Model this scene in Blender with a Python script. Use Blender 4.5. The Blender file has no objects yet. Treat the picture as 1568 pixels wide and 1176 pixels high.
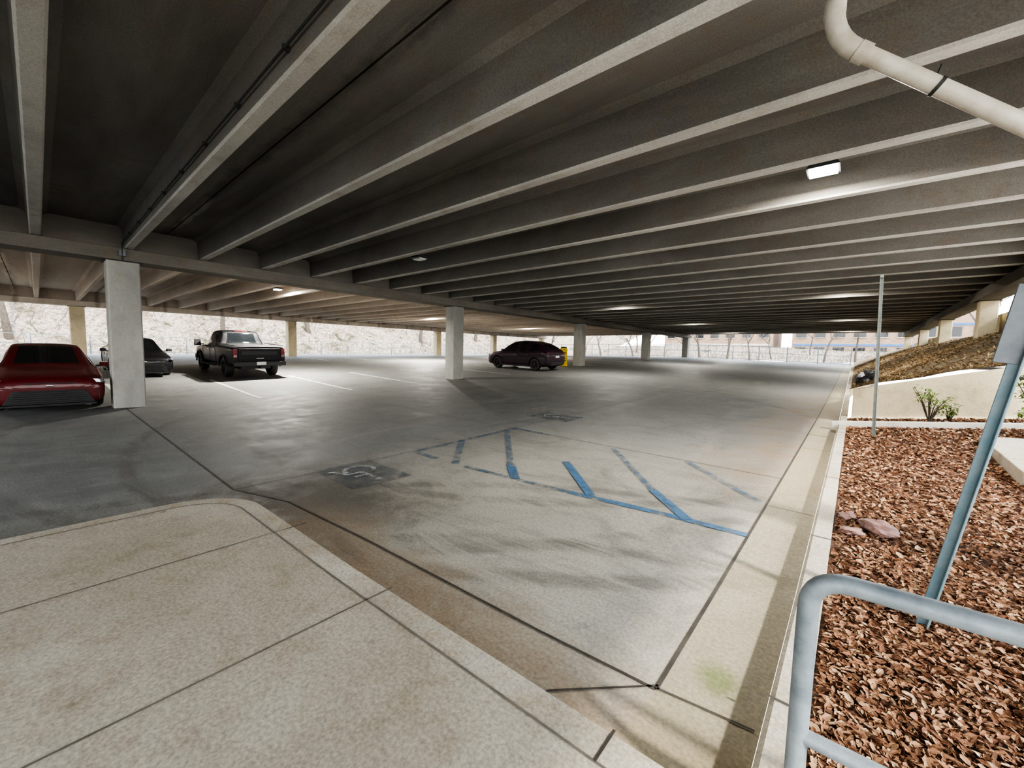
import bpy, bmesh, math, random
from mathutils import Vector, Matrix, noise
random.seed(7)
scn = bpy.context.scene
COL = scn.collection

# ------------------------------------------------------------------ materials
def new_mat(name):
    m = bpy.data.materials.new(name); m.use_nodes = True
    nt = m.node_tree; b = nt.nodes['Principled BSDF']
    return m, nt, b
def N(nt, t, **kw):
    n = nt.nodes.new(t)
    for k, v in kw.items(): setattr(n, k, v)
    return n
def ramp(nt, fac, stops):
    r = N(nt, 'ShaderNodeValToRGB')
    el = r.color_ramp.elements
    while len(el) < len(stops): el.new(0.5)
    for e, (p, c) in zip(el, stops):
        e.position = p; e.color = (c[0], c[1], c[2], 1) if hasattr(c, '__len__') else (c, c, c, 1)
    nt.links.new(fac, r.inputs[0]); return r.outputs[0]
def noise_tex(nt, vec, scale, detail=6, rough=0.6, dist=0.0):
    n = N(nt, 'ShaderNodeTexNoise'); n.inputs['Scale'].default_value = scale
    n.inputs['Detail'].default_value = detail; n.inputs['Roughness'].default_value = rough
    n.inputs['Distortion'].default_value = dist
    nt.links.new(vec, n.inputs['Vector']); return n.outputs[0]
def mapped(nt, scale=(1, 1, 1)):
    tc = N(nt, 'ShaderNodeTexCoord'); mp = N(nt, 'ShaderNodeMapping')
    mp.inputs['Scale'].default_value = scale
    nt.links.new(tc.outputs['Object'], mp.inputs[0]); return mp.outputs[0]
def mix(nt, fac, a, b, mode='MIX'):
    m = N(nt, 'ShaderNodeMix', data_type='RGBA', blend_type=mode)
    for sock, v in ((m.inputs[0], fac), (m.inputs[6], a), (m.inputs[7], b)):
        if isinstance(v, (int, float)): sock.default_value = v
        elif isinstance(v, tuple): sock.default_value = (v[0], v[1], v[2], 1)
        else: nt.links.new(v, sock)
    return m.outputs[2]
def math_n(nt, op, a, b=None, clamp=False):
    m = N(nt, 'ShaderNodeMath', operation=op); m.use_clamp = clamp
    for i, v in enumerate((a, b)):
        if v is None: continue
        if isinstance(v, (int, float)): m.inputs[i].default_value = v
        else: nt.links.new(v, m.inputs[i])
    return m.outputs[0]
def mrange(nt, val, a, b_, c=0, d=1):
    n = N(nt, 'ShaderNodeMapRange', interpolation_type='SMOOTHSTEP')
    nt.links.new(val, n.inputs[0])
    for i, q in enumerate((a, b_, c, d)): n.inputs[i + 1].default_value = q
    return n.outputs[0]
def bump(nt, b, h, strength=0.3, dist=0.02):
    n = N(nt, 'ShaderNodeBump'); n.inputs['Strength'].default_value = strength
    n.inputs['Distance'].default_value = dist
    nt.links.new(h, n.inputs['Height']); nt.links.new(n.outputs[0], b.inputs['Normal'])
def simple(name, c1, c2=None, scale=5, rough=0.7, metal=0, bmp=0.15, coat=0, vscale=(1, 1, 1), lo=.35, hi=.65):
    m, nt, b = new_mat(name)
    c2 = c2 or tuple(x * 0.75 for x in c1)
    v = mapped(nt, vscale); f = noise_tex(nt, v, scale)
    nt.links.new(ramp(nt, f, [(lo, c1), (hi, c2)]), b.inputs['Base Color'])
    b.inputs['Roughness'].default_value = rough; b.inputs['Metallic'].default_value = metal
    b.inputs['Coat Weight'].default_value = coat
    if bmp: bump(nt, b, noise_tex(nt, v, scale * 8), bmp)
    return m

def concrete(name, base, dark, warm, stain=0.5, streak=(1, 1, 1), rough=0.85, scale=1.0, joints=False, spots=0, fineamt=.35):
    m, nt, b = new_mat(name)
    b.inputs['Specular IOR Level'].default_value = .25
    v = mapped(nt, streak); v0 = mapped(nt)
    big = noise_tex(nt, v, 0.5 * scale, 8, 0.62, 0.4)
    mid = noise_tex(nt, v0, 3.0 * scale, 8, 0.7)
    fine = noise_tex(nt, v0, 60, 4, 0.7)
    c = mix(nt, ramp(nt, big, [(0.35, 0.0), (0.68, 1.0)]), base, dark)
    c = mix(nt, math_n(nt, 'MULTIPLY', ramp(nt, mid, [(0.5, 0.0), (0.72, 1.0)]), stain), c, warm)
    if joints:
        sp = N(nt, 'ShaderNodeSeparateXYZ'); nt.links.new(v0, sp.inputs[0])
        q = math_n(nt, 'DIVIDE', math_n(nt, 'SUBTRACT', sp.outputs[1], 2.305 - 1.49), 2.98)
        q = math_n(nt, 'ABSOLUTE', math_n(nt, 'SUBTRACT', math_n(nt, 'FRACT', q), .5))
        q = math_n(nt, 'ADD', q, math_n(nt, 'MULTIPLY', math_n(nt, 'SUBTRACT', mid, .5), .10))
        c = mix(nt, math_n(nt, 'MULTIPLY', mrange(nt, q, .0, .06, 1, 0), .6), c, tuple(x * .4 for x in dark))
        ef = math_n(nt, 'MULTIPLY', mrange(nt, q, .015, .05, 1, 0), ramp(nt, big, [(.5, 0.), (.62, .6)]))
        c = mix(nt, ef, c, tuple(min(1, x * 1.7) for x in base))
    if spots:
        vo = N(nt, 'ShaderNodeTexVoronoi'); vo.inputs['Scale'].default_value = 2.6; nt.links.new(v0, vo.inputs['Vector'])
        c = mix(nt, math_n(nt, 'MULTIPLY', mrange(nt, vo.outputs['Distance'], .02, .08, 1, 0), spots), c, (.12, .09, .06))
        patch = noise_tex(nt, v0, 1.1, 10, .75, .8)
        c = mix(nt, math_n(nt, 'MULTIPLY', ramp(nt, patch, [(.54, 0.), (.68, 1.)]), spots * .8), c, (.25, .205, .15))
    c = mix(nt, fineamt, c, ramp(nt, fine, [(0.3, 0.25), (0.7, 0.85)]), 'OVERLAY')
    nt.links.new(c, b.inputs['Base Color']); b.inputs['Roughness'].default_value = rough
    bump(nt, b, fine, 0.15, 0.01)
    return m

M = {}
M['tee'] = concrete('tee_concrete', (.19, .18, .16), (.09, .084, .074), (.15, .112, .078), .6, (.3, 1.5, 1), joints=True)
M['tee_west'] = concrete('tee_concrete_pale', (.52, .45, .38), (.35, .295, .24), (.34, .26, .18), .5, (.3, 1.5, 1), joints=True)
M['stem_soffit_bounce'] = concrete('stem_soffit_bounce_concrete', (.38, .365, .325), (.24, .228, .205), (.19, .15, .11), .5, (.4, 1, 1))  # paler than the tee: light bounced up from the floor, painted into the colour
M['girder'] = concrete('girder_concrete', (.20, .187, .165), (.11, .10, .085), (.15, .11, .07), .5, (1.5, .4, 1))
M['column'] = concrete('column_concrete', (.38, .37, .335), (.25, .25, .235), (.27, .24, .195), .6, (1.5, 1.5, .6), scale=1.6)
M['walk'] = concrete('sidewalk_concrete', (.42, .385, .32), (.31, .275, .215), (.24, .18, .12), .55, spots=.5, scale=1.3, fineamt=.5)
M['curb'] = concrete('curb_concrete', (.45, .415, .35), (.29, .255, .20), (.30, .21, .12), .55, scale=2, fineamt=.5)
M['cream'] = concrete('cream_wall_concrete', (.56, .48, .33), (.40, .33, .21), (.27, .21, .13), .55, (1, 1, .4))

def floor_mat():
    m, nt, b = new_mat('parking_floor_concrete')
    tc = N(nt, 'ShaderNodeTexCoord'); sep = N(nt, 'ShaderNodeSeparateXYZ')
    nt.links.new(tc.outputs['Object'], sep.inputs[0])
    X, Y = sep.outputs[0], sep.outputs[1]
    v0 = tc.outputs['Object']; vs = mapped(nt, (.35, 1.6, 1)); vy = mapped(nt, (1.8, .25, 1))
    big = noise_tex(nt, v0, .35, 8, .62, .5); mid = noise_tex(nt, v0, 1.6, 10, .72, .3); mid2 = noise_tex(nt, v0, .8, 12, .78, 1.0)
    fine = noise_tex(nt, v0, 45, 5, .75); strk = noise_tex(nt, vs, 1.4, 10, .75, 1.2)
    mr = lambda val, a, b_, c=0, d=1: mrange(nt, val, a, b_, c, d)
    wob = math_n(nt, 'MULTIPLY', math_n(nt, 'SUBTRACT', mid, .5), 2.2)
    Xw = math_n(nt, 'ADD', X, wob); Yw = math_n(nt, 'ADD', Y, wob)
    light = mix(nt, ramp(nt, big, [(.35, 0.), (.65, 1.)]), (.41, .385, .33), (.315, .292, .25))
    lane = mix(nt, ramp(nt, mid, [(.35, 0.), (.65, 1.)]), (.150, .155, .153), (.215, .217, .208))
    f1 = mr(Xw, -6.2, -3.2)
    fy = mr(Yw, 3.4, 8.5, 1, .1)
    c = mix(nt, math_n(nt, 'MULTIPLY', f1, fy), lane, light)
    c = mix(nt, math_n(nt, 'MULTIPLY', ramp(nt, mid2, [(.50, 0.), (.66, 1.)]), .48), c, (.12, .113, .10))
    c = mix(nt, math_n(nt, 'MULTIPLY', ramp(nt, strk, [(.50, 0.), (.68, 1.)]), .42), c, (.13, .125, .115))
    c = mix(nt, math_n(nt, 'MULTIPLY', ramp(nt, noise_tex(nt, vy, 1.2, 10, .75, 1.0), [(.54, 0.), (.72, 1.)]), .42), c, (.34, .325, .29))
    for (ax_, ay_, R0) in ((-6.5, 9.0, 6.9), (-6.5, 9.0, 8.35), (-9.0, 8.5, 9.2), (1.5, -2.5, 6.2), (1.5, -2.5, 7.6)):
        d = N(nt, 'ShaderNodeVectorMath', operation='DISTANCE'); nt.links.new(v0, d.inputs[0]); d.inputs[1].default_value = (ax_, ay_, 0)
        t = math_n(nt, 'ABSOLUTE', math_n(nt, 'SUBTRACT', d.outputs['Value'], R0))
        t = math_n(nt, 'MULTIPLY', mr(t, .04, .14, 1, 0), ramp(nt, strk, [(.40, 0.), (.58, .5)]))
        c = mix(nt, t, c, (.11, .105, .09))
    g2 = math_n(nt, 'MULTIPLY', mr(Xw, -6.0, -4.6), mr(Xw, -4.2, -2.4, 1, 0))
    g2 = math_n(nt, 'MULTIPLY', g2, math_n(nt, 'MULTIPLY', mr(Yw, .9, 1.5), mr(Yw, 2.0, 3.3, 1, 0)))
    c = mix(nt, math_n(nt, 'MULTIPLY', g2, .85), c, (.055, .047, .036))
    r1 = math_n(nt, 'MULTIPLY', mr(Xw, -4.6, -3.6), mr(Yw, 1.55, 2.1, 1, 0))
    r2 = math_n(nt, 'MULTIPLY', mr(Xw, -2.4, -.6), mr(Yw, 4.0, 7.0))
    r2 = math_n(nt, 'MULTIPLY', r2, mr(Yw, 14.0, 22.0, 1, 0))
    r = math_n(nt, 'MAXIMUM', math_n(nt, 'MULTIPLY', r1, .75), math_n(nt, 'MULTIPLY', r2, .65))
    r = math_n(nt, 'MULTIPLY', r, ramp(nt, mid, [(.3, .25), (.6, 1.)]))
    c = mix(nt, r, c, (.27, .19, .115))
    r3 = mr(X, -.66, -.6)
    c = mix(nt, math_n(nt, 'MULTIPLY', r3, .6), c, (.32, .28, .18))
    d = N(nt, 'ShaderNodeVectorMath', operation='DISTANCE'); nt.links.new(v0, d.inputs[0]); d.inputs[1].default_value = (-.42, 2.1, 0)
    ms = math_n(nt, 'MULTIPLY', mr(math_n(nt, 'ADD', d.outputs['Value'], math_n(nt, 'MULTIPLY', wob, .2)), .02, .16, 1, 0), .7)
    c = mix(nt, ms, c, (.13, .17, .05))
    vo = N(nt, 'ShaderNodeTexVoronoi'); vo.inputs['Scale'].default_value = 1.3; nt.links.new(v0, vo.inputs['Vector'])
    od = math_n(nt, 'MULTIPLY', mr(vo.outputs['Distance'], .02, .07, 1, 0), .55)
    c = mix(nt, od, c, (.06, .05, .045))
    c = mix(nt, .5, c, ramp(nt, fine, [(.3, .2), (.7, .8)]), 'OVERLAY')
    nt.links.new(c, b.inputs['Base Color'])
    nt.links.new(ramp(nt, mid, [(.3, .55), (.7, .78)]), b.inputs['Roughness'])
    b.inputs['Specular IOR Level'].default_value = .3
    bump(nt, b, fine, .12, .01)
    return m
M['floor'] = floor_mat()

def paint_mat(name, col, lo=.42, hi=.62, sc=6, mx_=1.0):
    m, nt, b = new_mat(name)
    v = mapped(nt); f = noise_tex(nt, v, sc, 8, .75)
    b.inputs['Base Color'].default_value = (*col, 1); b.inputs['Roughness'].default_value = .7
    tr = N(nt, 'ShaderNodeBsdfTransparent'); mx = N(nt, 'ShaderNodeMixShader')
    nt.links.new(ramp(nt, f, [(lo, mx_), (hi, 0.)]), mx.inputs[0])
    nt.links.new(tr.outputs[0], mx.inputs[1]); nt.links.new(b.outputs[0], mx.inputs[2])
    nt.links.new(mx.outputs[0], nt.nodes['Material Output'].inputs[0]); return m
M['blue'] = paint_mat('worn_blue_paint', (.065, .155, .27), .47, .68)
M['blue_worn'] = paint_mat('very_worn_blue_paint', (.075, .14, .21), .38, .60, 6, .8)
M['blue_field'] = paint_mat('faded_blue_field_paint', (.08, .11, .14), .36, .60, 5, .6)
M['white_paint'] = paint_mat('worn_white_paint', (.66, .66, .64), .50, .74)
M['white_faded'] = paint_mat('faded_white_paint', (.45, .46, .46), .42, .62, 9, .8)
M['joint'] = simple('joint_dark', (.035, .03, .025), (.07, .06, .05), 6)
M['joint_soft'] = simple('joint_soft', (.10, .09, .075), (.17, .15, .12), 6)
M['galv'] = simple('galvanised_steel', (.26, .295, .315), (.16, .19, .21), 14, .55, .3, .1)
M['bluepost'] = simple('blue_grey_post', (.11, .20, .24), (.20, .26, .28), 9, .55, .2, .1)
M['greenpost'] = simple('green_steel_post', (.13, .16, .15), (.2, .21, .19), 9, .5, .3, .1)
M['signgrey'] = simple('sign_back_metal', (.14, .15, .16), (.10, .11, .12), 9, .4, .6, .05)
M['pvc'] = simple('pvc_pipe', (.56, .53, .46), (.38, .34, .27), 5, .45, 0, .03)
M['black'] = simple('black_rubber', (.018, .018, .018), (.03, .03, .03), 20, .65)
M['plastic'] = simple('dark_plastic', (.015, .015, .016), (.022, .022, .023), 20, .5)
M['rim'] = simple('alloy_rim', (.35, .35, .37), (.25, .25, .27), 8, .3, .9, 0)
M['rimdark'] = simple('dark_rim', (.03, .03, .033), (.045, .045, .045), 8, .4, .5, 0)
M['redaccent'] = simple('red_caliper', (.45, .03, .02), None, 8, .4, 0, 0)
M['chrome'] = simple('chrome', (.7, .7, .72), (.6, .6, .62), 8, .15, 1, 0)
M['lens_red'] = simple('red_tail_lens', (.22, .010, .010), (.15, .01, .01), 8, .15, 0, 0, 1)
M['lens_clear'] = simple('headlight_lens', (.35, .38, .42), (.2, .22, .26), 8, .1, .3, 0, 1)
M['plate'] = simple('licence_plate', (.65, .65, .62), (.45, .47, .5), 30, .5, 0, 0)
M['yellow'] = simple('yellow_sign_paint', (.85, .62, .02), (.75, .52, .02), 6, .5, 0, 0)
M['bark'] = simple('bark', (.12, .095, .07), (.065, .05, .04), 8, .9, 0, .5)
M['leaf'] = simple('shrub_leaf', (.10, .19, .04), (.20, .25, .07), 20, .5, 0, 0)
M['rock'] = simple('rock', (.36, .20, .16), (.22, .15, .13), 8, .85, 0, .6)
M['bldgwhite'] = simple('pale_concrete', (.58, .55, .48), (.45, .42, .36), 2, .8)
M['tanwall'] = simple('tan_facade', (.36, .25, .17), (.28, .19, .13), 2, .8)
M['bluewall'] = simple('blue_panel', (.06, .16, .34), (.05, .12, .26), 2, .6)
M['asphalt'] = simple('asphalt', (.16, .16, .16), (.12, .12, .12), 3, .9)

def glass_mat():
    m, nt, b = new_mat('car_glass')
    v = mapped(nt); f = noise_tex(nt, v, 3)
    nt.links.new(ramp(nt, f, [(.3, (.010, .012, .014)), (.7, (.015, .018, .02))]), b.inputs['Base Color'])
    b.inputs['Roughness'].default_value = .05; b.inputs['Coat Weight'].default_value = .2; return m
M['glass'] = glass_mat()
def carpaint(name, c, coat=.5):
    m, nt, b = new_mat(name)
    f = noise_tex(nt, mapped(nt), 300, 2)
    nt.links.new(ramp(nt, f, [(.3, c), (.7, tuple(x * 1.25 for x in c))]), b.inputs['Base Color'])
    b.inputs['Metallic'].default_value = .0; b.inputs['Roughness'].default_value = .5; b.inputs['Specular IOR Level'].default_value = .3
    b.inputs['Coat Weight'].default_value = coat; b.inputs['Coat Roughness'].default_value = .05
    return m
def island_mat(name, stops, rough=.85):
    m, nt, b = new_mat(name)
    g = N(nt, 'ShaderNodeNewGeometry')
    c = ramp(nt, g.outputs['Random Per Island'], stops)
    c = mix(nt, .4, c, ramp(nt, noise_tex(nt, mapped(nt), 40), [(.3, .3), (.7, .8)]), 'OVERLAY')
    nt.links.new(c, b.inputs['Base Color']); b.inputs['Roughness'].default_value = rough
    b.inputs['Specular IOR Level'].default_value = .2
    return m
M['chips'] = island_mat('mulch_chips', [(0, (.07, .035, .02)), (.3, (.17, .08, .045)), (.6, (.27, .14, .08)), (.85, (.36, .22, .13)), (1, (.50, .36, .24))])
M['soil'] = simple('mulch_soil', (.08, .042, .026), (.15, .075, .045), 18, .95, 0, .8)
M['straw'] = island_mat('pine_straw', [(0, (.12, .078, .04)), (.5, (.24, .165, .085)), (1, (.37, .27, .15))])
M['berm'] = simple('berm_soil', (.11, .078, .04), (.24, .175, .10), 5, .95, 0, .9)
def hill_mat():
    m, nt, b = new_mat('hillside_leaf_litter')
    v = mapped(nt)
    a = noise_tex(nt, v, .6, 12, .72, .8); c_ = noise_tex(nt, v, 4, 8, .8)
    c = ramp(nt, a, [(.34, (.055, .06, .03)), (.45, (.24, .18, .135)), (.55, (.33, .26, .205)), (.66, (.07, .072, .035))])
    c = mix(nt, .75, c, ramp(nt, c_, [(.38, .12), (.62, .85)]), 'OVERLAY')
    nt.links.new(c, b.inputs['Base Color']); b.inputs['Roughness'].default_value = .95
    b.inputs['Specular IOR Level'].default_value = .1
    bump(nt, b, c_, .6, .1); return m
M['hill'] = hill_mat()
def emis(name, c, s):
    m, nt, b = new_mat(name)
    b.inputs['Base Color'].default_value = (.8, .8, .8, 1)
    b.inputs['Emission Color'].default_value = (*c, 1); b.inputs['Emission Strength'].default_value = s
    return m
M['lens_on'] = emis('luminaire_lens_lit', (1, .97, .9), 30)
M['lens_off'] = simple('luminaire_lens_off', (.55, .55, .52), (.5, .5, .48), 8, .3, 0, 0)

# ------------------------------------------------------------------ mesh builder
class MB:
    def __init__(s): s.v = []; s.f = []; s.mi = []; s.mats = []
    def m(s, mat):
        if mat not in s.mats: s.mats.append(mat)
        return s.mats.index(mat)
    def add(s, vs, fs, mat):
        o = len(s.v); k = s.m(mat); s.v += [tuple(p) for p in vs]
        for f in fs: s.f.append([i + o for i in f]); s.mi.append(k)
    def box(s, c, d, mat, R=None, taper=1.0):
        x, y, z = d[0] / 2, d[1] / 2, d[2] / 2
        P = []
        for k in (-1, 1):
            t = 1.0 if k < 0 else taper
            P += [Vector((-x * t, -y * t, k * z)), Vector((x * t, -y * t, k * z)), Vector((x * t, y * t, k * z)), Vector((-x * t, y * t, k * z))]
        if R: P = [R @ p for p in P]
        P = [p + Vector(c) for p in P]
        s.add(P, [(3, 2, 1, 0), (4, 5, 6, 7), (0, 1, 5, 4), (1, 2, 6, 5), (2, 3, 7, 6), (3, 0, 4, 7)], mat)
    def cbox(s, c, d, mat, b=.02):
        x, y, z = d[0] / 2, d[1] / 2, d[2] / 2
        ring = [(-x + b, -y), (x - b, -y), (x, -y + b), (x, y - b), (x - b, y), (-x + b, y), (-x, y - b), (-x, -y + b)]
        P = [(c[0] + a, c[1] + q, c[2] - z) for a, q in ring] + [(c[0] + a, c[1] + q, c[2] + z) for a, q in ring]
        F = [(i, (i + 1) % 8, 8 + (i + 1) % 8, 8 + i) for i in range(8)] + [tuple(range(7, -1, -1)), tuple(range(8, 16))]
        s.add(P, F, mat)
    def tube(s, pts, r, mat, n=12, cap=True):
        pts = [Vector(p) for p in pts]
        rs = r if hasattr(r, '__len__') else [r] * len(pts)
        P = []; u = None
        for i, p in enumerate(pts):
            t = (pts[min(i + 1, len(pts) - 1)] - pts[max(i - 1, 0)]).normalized()
            if u is None:
                u = t.cross(Vector((0, 0, 1)))
                if u.length < .05: u = t.cross(Vector((1, 0, 0)))
            else: u = u - t * u.dot(t)
            u.normalize(); w = t.cross(u)
            for k in range(n):
                a = 2 * math.pi * k / n
                P.append(p + (u * math.cos(a) + w * math.sin(a)) * rs[i])
        F = []
        for i in range(len(pts) - 1):
            for k in range(n):
                F.append((i * n + k, i * n + (k + 1) % n, (i + 1) * n + (k + 1) % n, (i + 1) * n + k))
        if cap: F += [tuple(range(n - 1, -1, -1)), tuple((len(pts) - 1) * n + k for k in range(n))]
        s.add(P, F, mat)
    def obj(s, name, smooth=False, parent=None, bevel=0, recalc=True):
        me = bpy.data.meshes.new(name); me.from_pydata(s.v, [], s.f)
        for m_ in s.mats: me.materials.append(m_)
        me.polygons.foreach_set('material_index', s.mi)
        if recalc:
            bm = bmesh.new(); bm.from_mesh(me); bmesh.ops.recalc_face_normals(bm, faces=bm.faces); bm.to_mesh(me); bm.free()
        if smooth:
            me.polygons.foreach_set('use_smooth', [True] * len(me.polygons))
            me.set_sharp_from_angle(angle=math.radians(40))
        me.update()
        o = bpy.data.objects.new(name, me); COL.objects.link(o)
        if parent: o.parent = parent
        if bevel:
            b = o.modifiers.new('bevel', 'BEVEL'); b.width = bevel; b.segments = 2; b.limit_method = 'ANGLE'
        return o
def empty(name, loc=(0, 0, 0), rot=(0, 0, 0)):
    e = bpy.data.objects.new(name, None); COL.objects.link(e); e.location = loc; e.rotation_euler = rot
    e.empty_display_size = .3; return e

# ------------------------------------------------------------------ ground heights
XS = [-60, -33.5, -14.1, -0.2, 12]
YS = [-15, 3, 12.4, 23.4, 34.7, 45.8, 75]
ZT = [[.9, .95, 1.1, 1.2, 1.4, 1.5, 1.5], [.8, .85, .92, 1.05, 1.2, 1.4, 1.45],
      [0, 0, .33, .82, 1.27, 1.53, 1.6], [0, 0, .12, .45, .85, 1.12, 1.2], [0, 0, .12, .45, .85, 1.12, 1.2]]
def fz(x, y):
    x = min(max(x, XS[0]), XS[-1]); y = min(max(y, YS[0]), YS[-1])
    i = max(k for k in range(len(XS) - 1) if XS[k] <= x); j = max(k for k in range(len(YS) - 1) if YS[k] <= y)
    a = (x - XS[i]) / (XS[i + 1] - XS[i]); b = (y - YS[j]) / (YS[j + 1] - YS[j])
    return (ZT[i][j] * (1 - a) + ZT[i + 1][j] * a) * (1 - b) + (ZT[i][j + 1] * (1 - a) + ZT[i + 1][j + 1] * a) * b
def ss(a, b, x):
    t = min(max((x - a) / (b - a), 0), 1); return t * t * (3 - 2 * t)
def grid(name, xs, ys, zf, mat, smooth=True):
    mb = MB(); P = [(x, y, zf(x, y)) for y in ys for x in xs]; n = len(xs)
    F = [(j * n + i, j * n + i + 1, (j + 1) * n + i + 1, (j + 1) * n + i) for j in range(len(ys) - 1) for i in range(n - 1)]
    mb.add(P, F, mat); return mb.obj(name, smooth, recalc=False)
def rng(a, b, st):
    n = max(1, round((b - a) / st)); return [a + (b - a) * k / n for k in range(n + 1)]

CX = -0.2
xs = sorted(set(rng(-38, CX, .6) + [-33.5, -14.1])); ys = sorted(set(rng(-15, 48, .6) + YS[1:6]))
grid('floor', xs, ys, fz, M['floor'])

def drape(mb, pts, w, mat, lift=.006, zf=fz, closed=False):
    pts = [Vector((p[0], p[1], 0)) for p in pts]; dense = [pts[0]]
    for a, b in zip(pts, pts[1:]):
        n = max(1, int((b - a).length / .3))
        dense += [a.lerp(b, k / n) for k in range(1, n + 1)]
    P = []
    for i, p in enumerate(dense):
        t = (dense[min(i + 1, len(dense) - 1)] - dense[max(i - 1, 0)]).normalized(); nrm = Vector((-t.y, t.x, 0))
        for sg in (-1, 1):
            q = p + nrm * sg * w / 2; P.append((q.x, q.y, zf(q.x, q.y) + lift))
    mb.add(P, [(2 * i, 2 * i + 1, 2 * i + 3, 2 * i + 2) for i in range(len(dense) - 1)], mat)

mb = MB()
drape(mb, [(-.62, 1.85), (-.62, 46)], .02, M['joint'])
drape(mb, [(-.62, 1.85), (-1.3, 1.80), (-3.0, 1.72), (-4.4, 1.62), (-5.2, 1.35), (-13.7, 1.35)], .016, M['joint'])
drape(mb, [(-.62, 1.88), (-1.0, 1.5), (-1.02, 1.42)], .012, M['joint'])
drape(mb, [(-.62, 1.86), (-.22, 1.92)], .012, M['joint'])
for y in (6.2, 12.4, 18, 23.4, 29, 34.7, 40): drape(mb, [(-13.7, y), (-.62, y)], .012, M['joint_soft'])
for y in (5, 8.5, 12, 16, 20): drape(mb, [(-.6, y), (-.22, y)], .01, M['joint_soft'])
for x in (-5.2, -9.6): drape(mb, [(x, 1.35), (x, 46)], .012, M['joint_soft'])
mb.obj('floor_joint', recalc=False)

mb = MB()
drape(mb, [(-.63, 4.05), (-1.4, 4.0), (-2.4, 3.88)], .10, M['blue'])
drape(mb, [(-2.4, 3.88), (-4.0, 3.75)], .08, M['blue_worn'])
drape(mb, [(-5.15, 3.75), (-5.15, 6.25)], .09, M['blue_worn'])
drape(mb, [(-5.2, 3.74), (-4.6, 3.75)], .09, M['blue_worn'])
drape(mb, [(-1.14, 4.02), (-1.7, 4.6)], .11, M['blue'], .009); drape(mb, [(-1.7, 4.6), (-2.95, 6.1)], .09, M['blue_worn'], .009)
drape(mb, [(-2.15, 3.95), (-3.1, 4.9)], .11, M['blue'], .009)
drape(mb, [(-3.15, 3.82), (-3.6, 4.25)], .12, M['blue'], .009); drape(mb, [(-3.6, 4.25), (-5.2, 6.0)], .10, M['blue_worn'], .009)
drape(mb, [(-4.2, 3.75), (-5.15, 4.75)], .11, M['blue_worn'], .009)
drape(mb, [(-.7, 5.05), (-1.8, 6.15)], .10, M['blue_worn'], .009)
drape(mb, [(-5.15, 6.2), (-4.3, 6.2)], .10, M['blue_worn'])
mb.obj('accessible_aisle_marking', recalc=False)

def wheelchair(cx, cy, s=.62):
    mb = MB()
    drape(mb, [(cx - .85 * s, cy), (cx + .85 * s, cy)], 1.25 * s, M['blue_field'], .005)
    T = lambda a, b: (cx + a * s, cy + b * s)
    arc = [T(-.22 - .30 * math.sin(t), .05 + .30 * math.cos(t)) for t in [math.radians(k) for k in range(-50, 191, 15)]]
    w = M['white_faded']
    drape(mb, arc, .09 * s, w, .010)
    drape(mb, [T(.42, .02), T(.12, .0), T(-.08, -.02)], .11 * s, w, .011)
    drape(mb, [T(.18, .0), T(.16, -.26)], .08 * s, w, .010)
    drape(mb, [T(-.06, .0), T(-.06, -.30), T(-.42, -.42), T(-.44, -.52)], .09 * s, w, .010)
    drape(mb, [T(.52, .02), T(.64, .02)], .12 * s, w, .010)
    mb.obj('accessible_parking_symbol', recalc=False)
wheelchair(-4.75, 2.65); wheelchair(-5.3, 7.9)

mb = MB()
for k in range(14):
    y = 1.45 + 2.87 * k
    if y < 46: drape(mb, [(-13.6, y) if k else (-14.9, y), (-19.2, y)], .11, M['white_paint'])
for k in range(14):
    y = 1.45 + 2.87 * k
    drape(mb, [(-27.5, y), (-33, y)], .11, M['white_paint'])
mb.obj('parking_stall_line', recalc=False)

# ------------------------------------------------------------------ sidewalk + curbs
SZ = .13
def offset_path(d):
    R = .62 - d
    P = [(CX + .15, 1.42 - d), (-1.2, 1.38 - d), (-2.5, 1.33 - d)]
    cx, cy = -4.13, .68
    P.append((cx, cy + R))
    for k in range(1, 13):
        a = math.radians(90 + 90 * k / 12); P.append((cx + R * math.cos(a), cy + R * math.sin(a)))
    P.append((cx - R, -14)); return P
outer = offset_path(0)
mb = MB(); op = outer + [(CX + .15, -14)]
n = len(op)
inn = offset_path(.02) + [(CX + .15, -14)]
P = [(x, y, -.05) for x, y in op] + [(x, y, SZ - .02) for x, y in op] + [(x, y, SZ) for x, y in inn]
F = [(i, (i + 1) % n, n + (i + 1) % n, n + i) for i in range(n)] + [(n + i, n + (i + 1) % n, 2 * n + (i + 1) % n, 2 * n + i) for i in range(n)]
mb.add(P, F, M['curb'])
curb_in = offset_path(.16); q = len(curb_in)
P = [(x, y, SZ) for x, y in offset_path(.02)] + [(x, y, SZ) for x, y in curb_in]
mb.add(P, [(i, i + 1, q + i + 1, q + i) for i in range(q - 1)], M['curb'])
mb.add([(x, y, SZ) for x, y in curb_in] + [(CX + .15, -14, SZ)], [tuple(range(q + 1))], M['walk'])
flat = lambda x, y: SZ
drape(mb, curb_in, .010, M['joint_soft'], .003, flat)
for x in (-2.09, -3.42): drape(mb, [(x, 1.36 if x > -3 else 1.30), (x, -8)], .011, M['joint_soft'], .003, flat)
for x in (-.62, -3.42): drape(mb, [(x, 1.40), (x, 1.24)], .012, M['joint'], .004, flat)
drape(mb, [(-4.6, -1.1), (3, -1.1)], .014, M['joint_soft'], .003, flat)
mb.obj('sidewalk')
mb = MB(); mb.box((2.6, -6.3, .03), (5.3, 15.4, .2), M['walk']); mb.obj('sidewalk', bevel=.01)

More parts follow.
